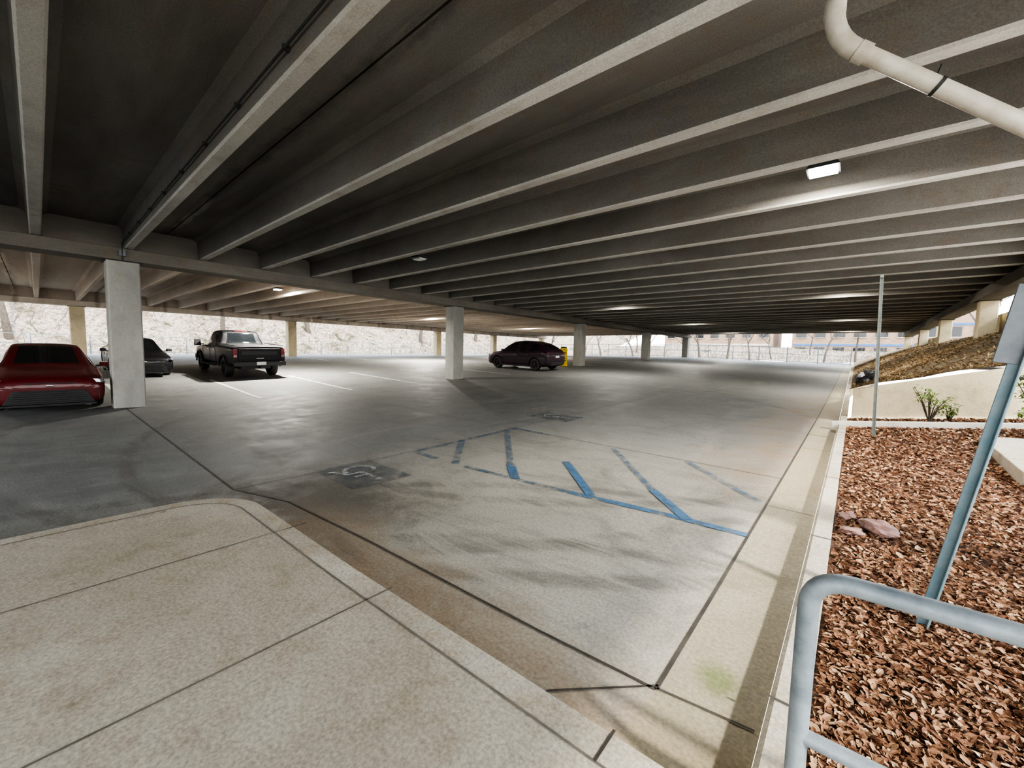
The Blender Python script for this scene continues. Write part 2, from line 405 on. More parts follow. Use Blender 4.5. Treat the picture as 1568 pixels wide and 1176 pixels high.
mb = MB(); yy = rng(1.42, 46, .7)
prof = [(CX, -.1), (CX + .015, .115), (CX + .035, .13), (CX + .15, .13), (CX + .15, -.1)]
P = [(x, y, z + fz(CX, y)) for y in yy for x, z in prof]; k = len(prof)
F = [(j * k + i, j * k + (i + 1) % k, (j + 1) * k + (i + 1) % k, (j + 1) * k + i) for j in range(len(yy) - 1) for i in range(k)]
F += [tuple(range(k)), tuple((len(yy) - 1) * k + i for i in range(k))]
mb.add(P, F, M['curb'])
for y in (2.0, 4.1, 6.2, 8.3, 10.4): drape(mb, [(CX + .001, y), (CX + .15, y)], .012, M['joint'], .135)
mb.obj('curb')

def bed(x, y):
    return .09 + fz(CX, y) + ss(7.5, 11, y) * max(0, x) * .12 + .02 * noise.noise(Vector((x * 2, y * 2, 0)))
grid('mulch_bed', rng(-.06, 2.9, .12), rng(1.42, 12.48, .15), bed, M['soil'])
mb = MB()
for i in range(46000):
    u = random.random()
    y = 1.47 + 10.9 * u ** 2.1
    x = -.03 + random.random() * min(2.9, .55 + y * .26)
    if x > 1.6 and 7.2 < y < 9.9: continue
    if abs(y - 11.1) < .12: continue
    z = bed(x, y) + .005 + random.random() * .02
    L = random.uniform(.007, .022) * (1 + .10 * y); W = L * random.uniform(.2, .6)
    R = Matrix.Rotation(random.random() * 6.28, 3, 'Z') @ Matrix.Rotation(random.gauss(0, .5), 3, 'X') @ Matrix.Rotation(random.gauss(0, .4), 3, 'Y')
    c = Vector((x, y, z)); h = W * .25
    pts = [Vector((-L, 0, 0)), Vector((-L * .4, -W, h)), Vector((L * .6, -W * .8, h)), Vector((L, 0, 0)), Vector((L * .4, W, h)), Vector((-L * .6, W * .8, h))]
    mb.add([c + R @ p for p in pts], [(0, 1, 2, 3), (0, 3, 4, 5)], M['chips'])
mb.obj('mulch_chips', recalc=False)

mb = MB()
def sloped(mb, x0, x1, y, th, zb, zt0, zt1, mat):
    y0, y1 = y - th / 2, y + th / 2
    P = [(x0, y0, zb), (x1, y0, zb), (x1, y1, zb), (x0, y1, zb), (x0, y0, zt0), (x1, y0, zt1), (x1, y1, zt1), (x0, y1, zt0)]
    mb.add(P, [(3, 2, 1, 0), (4, 5, 6, 7), (0, 1, 5, 4), (1, 2, 6, 5), (2, 3, 7, 6), (3, 0, 4, 7)], mat)
sloped(mb, -.30, 2.9, 11.1, .16, .0, .28, .64, M['bldgwhite']); mb.obj('planter_curb', bevel=.01)
mb = MB(); mb.add([(1.62, 7.2, .30), (3.4, 7.2, .34), (3.4, 9.9, .52), (1.62, 9.9, .42), (1.62, 7.2, .05), (3.4, 7.2, .05), (3.4, 9.9, .05), (1.62, 9.9, .05)],
    [(0, 1, 2, 3), (4, 5, 1, 0), (5, 6, 2, 1), (6, 7, 3, 2), (7, 4, 0, 3), (7, 6, 5, 4)], M['walk']); mb.obj('concrete_path', bevel=.01)
mb = MB(); sloped(mb, .02, 3.4, 12.65, .25, .1, .92, 1.80, M['cream'])
mb.obj('wall_retaining', bevel=.015)

def bz(x, y):
    left = max(fz(CX, y) + .12, .12 + .78 * (1 - ss(13, 20, y)))
    crest = 1.80 + .7 * ss(12.6, 17, y) + .0075 * max(0, y - 17)
    t = min(max(x + .05, 0) / 3.25, 1)
    return left + (crest - left) * (t ** .85) + .06 * noise.noise(Vector((x * 1.3, y * .9, 3))) * (1 if .1 < t else 0) + max(0, x - 3.2) * .02
grid('hillside_berm', rng(-.05, 14, .25), rng(12.78, 60, .35), bz, M['berm'])
mb = MB()
for i in range(9000):
    y = 12.8 + 26 * random.random() ** 1.6; x = random.uniform(0, 3.5)
    L = random.uniform(.03, .09); W = L * .2
    R = Matrix.Rotation(random.random() * 6.28, 3, 'Z') @ Matrix.Rotation(random.gauss(0, .5), 3, 'Y')
    c = Vector((x, y, bz(x, y) + .03))
    mb.add([c + R @ Vector(p) for p in ((-L, 0, 0), (0, -W, .01), (L, 0, 0), (0, W, .01))], [(0, 1, 2, 3)], M['straw'])
mb.obj('pine_straw', recalc=False)
mb = MB()
for (y0, y1) in ((15.0, 24.0), (31.5, 46)):
    mb.box((3.62, (y0 + y1) / 2, 2.72), (.22, y1 - y0, 1.0 if y0 < 20 else .7), M['cream'])
mb.obj('wall_parapet', bevel=.01)

# ------------------------------------------------------------------ ceiling: double tees
SB, FB, TOP = 3.92, 4.45, 4.62
def tee_profile(y0, y1):
    P = [(y0, TOP)]; P.append((y0, FB)); k = math.ceil((y0 + .3) / 1.49)
    while True:
        yc = .07 + 1.49 * k
        if yc + .3 > y1: break
        P += [(yc - .20, FB), (yc - .12, FB - .07), (yc - .085, SB + .025), (yc - .065, SB), (yc + .065, SB), (yc + .085, SB + .025), (yc + .12, FB - .07), (yc + .20, FB)]
        if k % 2 == 1:
            yj = yc + .745
            if yj + .1 < y1: P += [(yj - .012, FB), (yj - .012, FB + .06), (yj + .012, FB + .06), (yj + .012, FB)]
        k += 1
    P += [(y1, FB), (y1, TOP)]; return P
def extr_x(name, prof, x0, x1, mat, soffit):
    mb = MB(); n = len(prof)
    P = [(x, y, z) for x in (x0, x1) for y, z in prof]
    Fa, Fb = [], []
    for i in range(n):
        f = (i, (i + 1) % n, n + (i + 1) % n, n + i); a, b = prof[i], prof[(i + 1) % n]
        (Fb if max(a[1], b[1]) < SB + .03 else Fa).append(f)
    Fa += [tuple(range(n)), tuple(n + i for i in range(n))]
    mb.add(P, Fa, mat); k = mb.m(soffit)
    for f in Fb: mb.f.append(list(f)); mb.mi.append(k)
    return mb.obj(name)
extr_x('ceiling', tee_profile(-8.0, 46.3), -13.88, 3.05, M['tee'], M['stem_soffit_bounce'])
extr_x('ceiling', tee_profile(-20.0, 46.3), -33.3, -14.32, M['tee_west'], M['tee_west'])

def girder(x, ledge_l, ledge_r, mat):
    mb = MB()
    a, b = x - (.36 if ledge_l else .2), x + (.36 if ledge_r else .2)
    prof = [(a, 3.62), (b, 3.62), (b, 3.91)]
    if ledge_r: prof += [(x + .2, 3.91)]
    prof += [(x + .2, TOP), (x - .2, TOP)]
    if ledge_l: prof += [(x - .2, 3.91)]
    prof += [(a, 3.91)]
    pr = []
    for p in prof:
        if not pr or (abs(p[0] - pr[-1][0]) + abs(p[1] - pr[-1][1])) > 1e-4: pr.append(p)
    y0 = -8.1 if x > 0 else -20
    n = len(pr); P = [(px, y, pz) for y in (y0, 46.4) for px, pz in pr]
    mb.add(P, [(i, (i + 1) % n, n + (i + 1) % n, n + i) for i in range(n)] + [tuple(range(n)), tuple(range(n, 2 * n))], mat)
    return mb.obj('ceiling_girder', bevel=.012)
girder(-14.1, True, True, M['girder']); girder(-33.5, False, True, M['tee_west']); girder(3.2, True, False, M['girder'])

def column(x, y, zt=3.62, w=.60, zb=None, mat='column'):
    mb = MB(); z0 = (fz(x, y) if zb is None else zb) - .06
    mb.cbox((x, y, (z0 + zt) / 2), (w, w, zt - z0), M[mat], .025)
    mb.box((x, y, zt - .012), (w + .1, w + .1, .02), M['black'])
    mb.obj('column')
for y in (1.45, 12.45, 23.5, 34.7, 45.6, -9.5): column(-14.1, y)
for y in (1.5, 12.8, 27.2, 35.8, 45.6, -9.5): column(-33.5, y, mat='cream')
for y in (20, 28, 36, 45.6): column(3.15, y, w=.42, zb=bz(3.15, y) - .2, mat='cream')
column(3.15, 4.0, w=.42, zb=0, mat='cream')

mb = MB()
mb.tube([(2.8, 1.42, 4.06), (-4, 1.42, 4.05), (-9, 1.42, 4.04), (-13.4, 1.42, 4.02), (-13.62, 1.42, 3.98), (-13.66, 1.42, 3.60)], .011, M['black'], 8)
for k in range(13): mb.box((2.5 - 1.25 * k, 1.435, 4.06), (.03, .05, .04), M['black'])
mb.box((-13.68, 1.42, 3.78), (.08, .12, .14), M['signgrey'])
mb.obj('electrical_conduit', True)

mb = MB(); p0 = Vector((-.20, 3.56, 3.70)); d = (Vector((.68, 3.9, 3.04)) - p0).normalized()
path = [Vector((-.26, 3.53, 4.44)), Vector((-.26, 3.53, 3.90))]
a, b, c = Vector((-.26, 3.53, 3.90)), Vector((-.26, 3.53, 3.73)), Vector((-.26, 3.53, 3.73)) + d * .17
for k in range(1, 8):
    t = k / 8; path.append(a * (1 - t) ** 2 + b * 2 * t * (1 - t) + c * t * t)
path += [c, c + d * 2.4]
mb.tube(path, .050, M['pvc'], 24)
mb.tube([(-.26, 3.53, 3.98), (-.26, 3.53, 3.88)], .060, M['pvc'], 24)
mb.tube([a, *[a * (1 - t) ** 2 + b * 2 * t * (1 - t) + c * t * t for t in (.2, .4, .6, .8)], c], .057, M['pvc'], 24)
mb.tube([c, c + d * .07], .061, M['pvc'], 24)
q = c + d * .52; mb.tube([q, q + d * .02], .056, M['black'], 24)
mb.tube([q + Vector((0, 0, .05)), q + Vector((.02, 0, .12))], .008, M['black'], 6)
mb.obj('pvc_drain_pipe', True)

def luminaire(x, y, z=4.07, on=True, power=120):
    e = empty('ceiling_luminaire', (x, y, z))
    mb = MB(); mb.box((0, 0, .05), (.36, .36, .07), M['signgrey'], taper=.8); mb.tube([(0, 0, .08), (0, 0, FB - z - .01)], .012, M['signgrey'], 8)
    mb.obj('housing', parent=e, bevel=.01)
    mb = MB(); mb.box((0, 0, 0), (.30, .22, .03), M['lens_on'] if on else M['lens_off']); mb.obj('lens', parent=e)
    if on:
        l = bpy.data.lights.new('lamp', 'AREA'); l.energy = power; l.shape = 'RECTANGLE'; l.size = .30; l.size_y = .22; l.color = (1, .95, .86)
        o = bpy.data.objects.new('lamp', l); COL.objects.link(o); o.parent = e; o.location = (0, 0, -.02)
LY = [6.83, 18.75, 30.67, 42.6]
for y in LY:
    luminaire(-.49, y, power=130 if y < 10 else 140)
    luminaire(-9.2, y, on=y > 10, power=140)
luminaire(-19.2, LY[0], power=700)
luminaire(-24.5, LY[1], power=700)
luminaire(-24.5, LY[2], power=700)
luminaire(-27.5, -5.09, power=500)

# ------------------------------------------------------------------ railing, posts, signs
def rounded(path, r=.12, n=6):
    path = [Vector(p) for p in path]; out = [path[0]]
    for a, b, c in zip(path, path[1:], path[2:]):
        p = b + (a - b).normalized() * r; q = b + (c - b).normalized() * r
        out += [p * (1 - t) ** 2 + b * 2 * t * (1 - t) + q * t * t for t in [k / n for k in range(n + 1)]]
    out.append(path[-1]); return out
mb = MB()
mb.tube(rounded([(-.055, 1.41, .10), (-.055, 1.41, .985), (1.9, 1.47, .985), (1.9, 1.47, .1)], .10, 8), .026, M['galv'], 20)
mb.tube([(-.05, 1.41, .495), (1.9, 1.47, .495)], .022, M['galv'], 16)
mb.tube([(.92, 1.44, .1), (.92, 1.44, .98)], .022, M['galv'], 16)
for x in (-.055, .92, 1.9): mb.tube([(x, 1.44 if x > 0 else 1.41, .1), (x, 1.44 if x > 0 else 1.41, .14)], .06, M['galv'], 16)
mb.obj('pipe_railing', True)

mb = MB(); A = Vector((.385, 3.22, .02)); B = Vector((.86, 3.22, 3.2)); ax = (B - A).normalized()
Rm = ax.to_track_quat('Z', 'Y').to_matrix()
L = (B - A).length
mb.box((A + B) / 2, (.012, .055, L), M['bluepost'], Rm)
for s_ in (-.024, .024): mb.box((A + B) / 2 + Vector((.014, s_, 0)), (.034, .008, L), M['bluepost'], Rm)
c = A + ax * 1.80
mb.box(c - Vector((.03, 0, 0)), (.02, .10, .40), M['signgrey'], Rm)
for s_ in (-.14, .14): mb.tube([c + ax * s_ - Vector((.05, 0, 0)), c + ax * s_ + Vector((.03, 0, 0))], .008, M['chrome'], 8)
mb.obj('sign_post', bevel=.002)
mb = MB(); A = Vector((.35, 9.8, .1)); B = Vector((.26, 9.8, 3.14)); ax = (B - A).normalized(); Rm = ax.to_track_quat('Z', 'Y').to_matrix(); L = (B - A).length
mb.box((A + B) / 2, (.014, .05, L), M['greenpost'], Rm)
for s_ in (-.022, .022): mb.box((A + B) / 2 + Vector((.018, s_, 0)), (.036, .008, L), M['greenpost'], Rm)
mb.box(B - ax * .04, (.10, .05, .05), M['greenpost'], Rm)
mb.obj('sign_post', bevel=.002)

mb = MB()
mb.tube(rounded([(2.05, 8.2, .3), (2.05, 8.2, 1.25), (1.95, 10.6, 1.45), (1.95, 10.6, .4)], .12), .02, M['plastic'], 12)
mb.tube([(1.58, 7.15, .2), (1.58, 7.15, .75)], .03, M['plastic'], 12)
mb.obj('handrail', True)

def rock(name, loc, sc, seed):
    bm = bmesh.new(); bmesh.ops.create_icosphere(bm, subdivisions=3, radius=1)
    for v in bm.verts:
        n_ = noise.noise(v.co * 1.4 + Vector((seed, 0, 0))) * .5; v.co *= 1 + n_
        v.co = Vector((round(v.co.x * 2.2) / 2.2 * .4 + v.co.x * .6, v.co.y, v.co.z)); v.co = Vector((v.co.x * sc[0], v.co.y * sc[1], v.co.z * sc[2]))
    me = bpy.data.meshes.new(name); bm.to_mesh(me); bm.free(); me.materials.append(M['rock'])
    o = bpy.data.objects.new(name, me); COL.objects.link(o); o.location = loc; o.rotation_euler = (.1, .25, seed)
rock('rock', (.27, 4.65, .16), (.17, .11, .06), 1.0); rock('rock', (.08, 4.45, .14), (.09, .10, .04), 2.3); rock('rock', (.04, 4.85, .14), (.08, .06, .04), 4.3)

def shrub(name, loc, r, h, nstem, nleaf, ls, seed):
    rd = random.Random(seed); mb = MB(); base = Vector(loc); tips = []
    for i in range(nstem):
        a = rd.random() * 6.28; q = Vector((math.cos(a) * r * rd.uniform(.2, 1), math.sin(a) * r * rd.uniform(.2, 1), h * rd.uniform(.5, 1)))
        mid = q * .5 + Vector((0, 0, h * .1)); mb.tube([base, base + mid, base + q], [.012, .008, .003], M['bark'], 5)
        tips.append((base + mid, base + q))
    for i in range(nleaf):
        m0, t0 = rd.choice(tips); c = m0.lerp(t0, rd.random() ** .6) + Vector((rd.gauss(0, .05), rd.gauss(0, .05), rd.gauss(0, .04)))
        R = Matrix.Rotation(rd.random() * 6.28, 3, 'Z') @ Matrix.Rotation(rd.gauss(.3, .6), 3, 'Y'); L = ls * rd.uniform(.7, 1.3); W = L * .35
        mb.add([c + R @ Vector(p) for p in ((-L, 0, 0), (0, -W, .01), (L, 0, 0), (0, W, .01))], [(0, 1, 2, 3)], M['leaf'])
    mb.obj(name, recalc=False)
shrub('shrub', (1.25, 11.9, .35), .38, .75, 16, 130, .05, 3)
shrub('shrub', (1.55, 12.1, .35), .2, .4, 8, 60, .05, 4)
shrub('shrub', (2.55, 11.6, .45), .45, 1.2, 22, 420, .06, 5)
shrub('shrub', (2.3, 10.4, .4), .25, .5, 10, 120, .05, 6)

mb = MB(); e = Vector((-14.75, 22.6, fz(-14.75, 22.6)))
R = Matrix.Rotation(math.radians(30), 3, 'Z')
mb.box(e + Vector((0, 0, .05)), (.55, .42, .10), M['yellow'], R, .85)
mb.box(e + Vector((0, 0, .62)), (.50, .26, 1.12), M['yellow'], R, .9)
mb.box(e + Vector((0, 0, 1.22)), (.38, .2, .10), M['plastic'], R)
for k, z in enumerate((.35, .5, .65, .85, 1.0)): mb.box(e + R @ Vector((0, -.128 + .006 * k, z)), (.34 - .04 * (k % 2), .012, .06), M['plastic'], R)
mb.obj('yellow_floor_sign', bevel=.01)
bm = bmesh.new(); bmesh.ops.create_icosphere(bm, subdivisions=3, radius=.3)
for v in bm.verts: v.co *= 1 + .35 * noise.noise(v.co * 6); v.co.z *= .8 if v.co.z < 0 else 1.15
me = bpy.data.meshes.new('trash_bag'); bm.to_mesh(me); bm.free(); me.materials.append(M['plastic'])
o = bpy.data.objects.new('trash_bag', me); COL.objects.link(o); o.location = (.35, 17.5, bz(.35, 17.5) + .2)

# ------------------------------------------------------------------ vehicles
def loft(name, st, paint, under, roofmat=None, wheels=(), r=.33, parent=None, crease=.45):
    mats = [paint, M['glass'], under, roofmat or paint]
    bm = bmesh.new(); cl = bm.edges.layers.float.new('crease_edge'); rings = []
    for (x, zb, zl, zt, w, wt, *_r) in st:
        half = [(0, zb), (w * .86, zb), (w * .975, zb + .10), (w, zb + (zl - zb) * .5), (w * .985, zl - .07), (w * .93, zl), (wt, zt - .05), (wt * .86, zt - .008), (0, zt + .012)]
        ring = half + [(-y, z) for y, z in half[7:0:-1]]
        rings.append([bm.verts.new((x, y, z)) for y, z in ring])
    for i in range(len(st) - 1):
        side, top = st[i][6], st[i][7]
        for j in range(16):
            f = bm.faces.new((rings[i][j], rings[i][(j + 1) % 16], rings[i + 1][(j + 1) % 16], rings[i + 1][j]))
            k = 0
            if j in (5, 10) and side == 'g': k = 1
            if j in (7, 8): k = {'g': 1, 'p': 0, 't': 3}[top]
            if j in (0, 15): k = 2
            f.material_index = k; f.smooth = True
    bm.faces.new(rings[0]).smooth = True; bm.faces.new(rings[-1][::-1]).smooth = True
    bmesh.ops.recalc_face_normals(bm, faces=bm.faces)
    for i in range(len(st) - 1):
        for j in (1, 2, 4, 5, 6, 10, 11, 12, 14, 15):
            ed = bm.edges.get((rings[i][j], rings[i + 1][j]))
            if ed: ed[cl] = crease
    me = bpy.data.meshes.new(name); bm.to_mesh(me); bm.free()
    for m_ in mats: me.materials.append(m_)
    o = bpy.data.objects.new(name, me); COL.objects.link(o)
    s = o.modifiers.new('s', 'SUBSURF'); s.levels = 2; s.render_levels = 2
    cut = MB()
    for m_ in mats: cut.m(m_)
    W = max(s_[4] for s_ in st)
    for x in wheels:
        for sg in (-1, 1):
            cut.tube([(x, sg * (W + .2), r), (x, sg * (W - .28), r)], r + .055, under, 32)
    c = cut.obj('cutter')
    b = o.modifiers.new('b', 'BOOLEAN'); b.operation = 'DIFFERENCE'; b.object = c; b.solver = 'EXACT'
    dg = bpy.context.evaluated_depsgraph_get(); dg.update()
    me2 = bpy.data.meshes.new_from_object(o.evaluated_get(dg))
    o.modifiers.clear(); o.data = me2; bpy.data.objects.remove(c)
    me2.set_sharp_from_angle(angle=math.radians(38))
    o.parent = parent; return o
def revolve(mb, cx, cy, cz, prof, mat, n=28):
    P = []
    for k in range(n):
        a = 2 * math.pi * k / n
        for (rr, yy_) in prof: P.append((cx + rr * math.cos(a), cy + yy_, cz + rr * math.sin(a)))
    m_ = len(prof)
    F = [(k * m_ + i, k * m_ + i + 1, ((k + 1) % n) * m_ + i + 1, ((k + 1) % n) * m_ + i) for k in range(n) for i in range(m_ - 1)]
    mb.add(P, F, mat)
def wheels(parent, xs_, W, r, rim, spokes=5, tw=.21, accent=None):
    mb = MB()
    for x in xs_:
        for sg in (-1, 1):
            yo = sg * (W - .02); yc = yo - sg * tw / 2
            revolve(mb, x, yc, r, [(r * .62, -tw / 2), (r * .9, -tw / 2), (r * .985, -tw * .38), (r, -tw * .2), (r, tw * .2), (r * .985, tw * .38), (r * .9, tw / 2), (r * .62, tw / 2), (r * .6, 0), (r * .62, -tw / 2)], M['black'])
            revolve(mb, x, yc, r, [(0.001, sg * tw * .15), (r * .6, sg * tw * .15), (r * .66, sg * tw * .49)], M['rimdark'])
            revolve(mb, x, yc, r, [(0.001, sg * tw * .46), (r * .14, sg * tw * .46), (r * .16, sg * tw * .3)], rim)
            revolve(mb, x, yc, r, [(r * .60, sg * tw * .44), (r * .67, sg * tw * .50), (r * .69, sg * tw * .46)], accent or rim)
            for k in range(spokes):
                a = 2 * math.pi * k / spokes + .3
                R = Matrix.Rotation(-a, 3, 'Y')
                mb.box(Vector((x, yc + sg * tw * .36, r)) + R @ Vector((r * .36, 0, 0)), (r * .56, .03, r * .13), rim, R)
    return mb.obj('wheels', True, parent)
def place(e, x, y, yaw, wb=2.8, tr=1.6):
    f = Vector((math.cos(yaw), math.sin(yaw))); l = Vector((-f.y, f.x)); c = Vector((x, y))
    zf_ = fz(*(c + f * wb / 2)); zr = fz(*(c - f * wb / 2)); zl = fz(*(c + l * tr / 2)); zr2 = fz(*(c - l * tr / 2))
    e.location = (x, y, (zf_ + zr) / 2 + .006)
    e.rotation_mode = 'XYZ'; e.rotation_euler = (math.atan2(zl - zr2, tr), -math.atan2(zf_ - zr, wb), yaw)

def S(rows, L):
    return [(L / 2 - r_[0],) + tuple(r_[1:]) for r_ in rows]

def sedan(name, paint, x, y, yaw, accent=None):
    L = 4.72; e = empty(name)
    st = S([(0.0, .26, .58, .66, .76, .62, 'p', 'p'), (.05, .22, .68, .77, .86, .71, 'p', 'p'), (.22, .21, .76, .84, .895, .75, 'p', 'p'), (.55, .19, .80, .885, .905, .76, 'p', 'p'), (.95, .18, .84, .93, .91, .755, 'p', 'p'),
            (1.30, .18, .88, .97, .91, .74, 'p', 'p'), (1.38, .18, .89, .995, .91, .73, 'g', 'g'), (1.75, .18, .91, 1.20, .91, .665, 'g', 'g'), (2.12, .18, .92, 1.375, .91, .615, 'g', 'g'), (2.24, .18, .925, 1.42, .91, .60, 'g', 'p'),
            (2.60, .18, .93, 1.45, .91, .59, 'p', 'p'), (2.70, .18, .93, 1.45, .91, .59, 'g', 'p'), (3.3, .18, .94, 1.42, .905, .58, 'g', 'p'), (3.42, .18, .945, 1.395, .905, .57, 'g', 'g'),
            (3.85, .18, .955, 1.24, .90, .59, 'p', 'g'), (4.22, .19, .97, 1.09, .89, .65, 'p', 'p'), (4.48, .22, .95, 1.05, .86, .66, 'p', 'p'), (4.66, .27, .88, .98, .80, .62, 'p', 'p'), (4.72, .34, .70, .78, .70, .56, 'p', 'p')], L)
    wx = (L / 2 - .92, L / 2 - 3.66)
    loft('body', st, paint, M['plastic'], None, wx, .335, e)
    wheels(e, wx, .90, .335, M['rim'], 5, .21, accent)
    mb = MB(); f = L / 2
    P = [(f - .02, -.70, .22), (f - .02, .70, .22), (f - .005, .54, .52), (f - .005, -.54, .52)]
    mb.add([(x_ + .02, y_, z_) for x_, y_, z_ in P] + [(x_ - .2, y_, z_) for x_, y_, z_ in P], [(0, 1, 2, 3), (0, 4, 5, 1), (3, 2, 6, 7), (0, 3, 7, 4), (1, 5, 6, 2)], M['plastic'])
    for k in range(6): mb.box((f + .017, 0, .26 + .046 * k), (.010, 1.22 - .05 * k, .008), M['rimdark'])
    mb.box((f - .05, 0, .19), (.14, 1.44, .04), M['plastic'])
    mb.box((f - .055, 0, .68), (.11, .80, .022), M['plastic'])
    mb.tube([(f - .002, -.055, .63), (f - .002, .055, .63)], .022, M['chrome'], 12)
    for sg in (-1, 1):
        R = Matrix.Rotation(sg * -.70, 3, 'Z')
        mb.box((f - .15, sg * .69, .715), (.10, .40, .085), M['lens_clear'], R, .72)
        mb.box((f - .13, sg * .69, .675), (.10, .42, .02), M['plastic'], R)
        mb.box((f - .10, sg * .76, .40), (.12, .11, .19), M['plastic'], Matrix.Rotation(sg * -.6, 3, 'Z'))
        R = Matrix.Rotation(sg * .5, 3, 'Z')
        mb.box((-f + .16, sg * .66, .82), (.10, .36, .12), M['lens_red'], R)
        mb.box((f - 1.66, sg * 1.0, .985), (.15, .18, .11), paint, Matrix.Rotation(sg * .2, 3, 'Z'), .8)
        mb.box((f - 1.64, sg * .89, .94), (.06, .1, .04), M['plastic'])
        for s_ in (2.46, 3.40): mb.box((f - s_, sg * .905, .80), (.17, .03, .025), paint)
        mb.box((f - 2.3, sg * .90, .23), (2.0, .05, .06), M['plastic'])
        for s_ in (1.55, 2.65, 3.50): mb.box((f - s_, sg * .903, .58), (.008, .012, .56), M['plastic'])
        mb.tube([(f - 1.40, sg * .10, .99), (f - 1.55, sg * .55, 1.06)], .008, M['plastic'], 6)
    mb.box((-f + .02, 0, .62), (.06, .36, .16), M['plate']); mb.box((-f + .04, 0, .36), (.1, 1.2, .14), M['plastic'])
    mb.obj('trim', parent=e, bevel=.006)
    place(e, x, y, yaw); return e

def crossover(name, paint, x, y, yaw):
    L = 4.75; e = empty(name)
    st = S([(0.0, .32, .60, .68, .68, .54, 'p', 'p'), (.06, .26, .73, .82, .84, .68, 'p', 'p'), (.30, .22, .85, .94, .92, .75, 'p', 'p'), (.75, .2, .93, 1.02, .95, .78, 'p', 'p'),
            (1.10, .2, .98, 1.08, .96, .77, 'p', 'g'), (1.20, .2, 1.0, 1.13, .96, .75, 'g', 'g'), (1.60, .2, 1.02, 1.40, .96, .69, 'g', 'g'), (1.95, .2, 1.03, 1.58, .96, .65, 'g', 'g'), (2.15, .2, 1.03, 1.64, .96, .64, 'g', 'p'),
            (2.5, .2, 1.04, 1.68, .96, .64, 'p', 'p'), (2.58, .2, 1.04, 1.68, .96, .64, 'g', 'p'), (3.2, .2, 1.06, 1.66, .955, .63, 'p', 'p'), (3.28, .2, 1.065, 1.655, .955, .63, 'g', 'g'),
            (3.90, .2, 1.10, 1.55, .95, .63, 'p', 'g'), (4.28, .22, 1.12, 1.38, .93, .66, 'p', 'g'), (4.52, .25, 1.11, 1.22, .91, .70, 'p', 'p'), (4.68, .3, 1.03, 1.13, .87, .70, 'p', 'p'), (4.75, .38, .82, .92, .78, .62, 'p', 'p')], L)
    wx = (L / 2 - .92, L / 2 - 3.80)
    loft('body', st, paint, M['plastic'], None, wx, .36, e)
    wheels(e, wx, .945, .36, M['rimdark'], 5, .23, M['redaccent'])
    mb = MB(); f = L / 2
    mb.box((f - .02, 0, .42), (.08, 1.1, .14), M['plastic'])
    for sg in (-1, 1):
        mb.box((f - .20, sg * .72, .79), (.12, .30, .07), M['lens_clear'], Matrix.Rotation(sg * -.6, 3, 'Z'), .8)
        mb.box((-f + .15, sg * .71, 1.0), (.10, .38, .09), M['lens_red'], Matrix.Rotation(sg * .45, 3, 'Z'))
        mb.box((f - 1.50, sg * 1.04, 1.11), (.16, .18, .13), paint, Matrix.Rotation(sg * .2, 3, 'Z'), .8)
        mb.box((f - 1.50, sg * .94, 1.05), (.06, .1, .04), M['plastic'])
        mb.box((f - 2.35, sg * .95, .25), (2.1, .05, .09), M['plastic'])
        for s_ in (1.45, 2.54, 3.42): mb.box((f - s_, sg * .955, .64), (.008, .012, .62), M['plastic'])
        for s_ in (2.35, 3.25): mb.box((f - s_, sg * .96, .90), (.15, .02, .02), M['chrome'])
    mb.box((-f + .03, 0, .78), (.05, .36, .15), M['plate']); mb.box((-f + .05, 0, .42), (.12, 1.3, .18), M['plastic'])
    mb.obj('trim', parent=e, bevel=.008); place(e, x, y, yaw, 2.9); return e

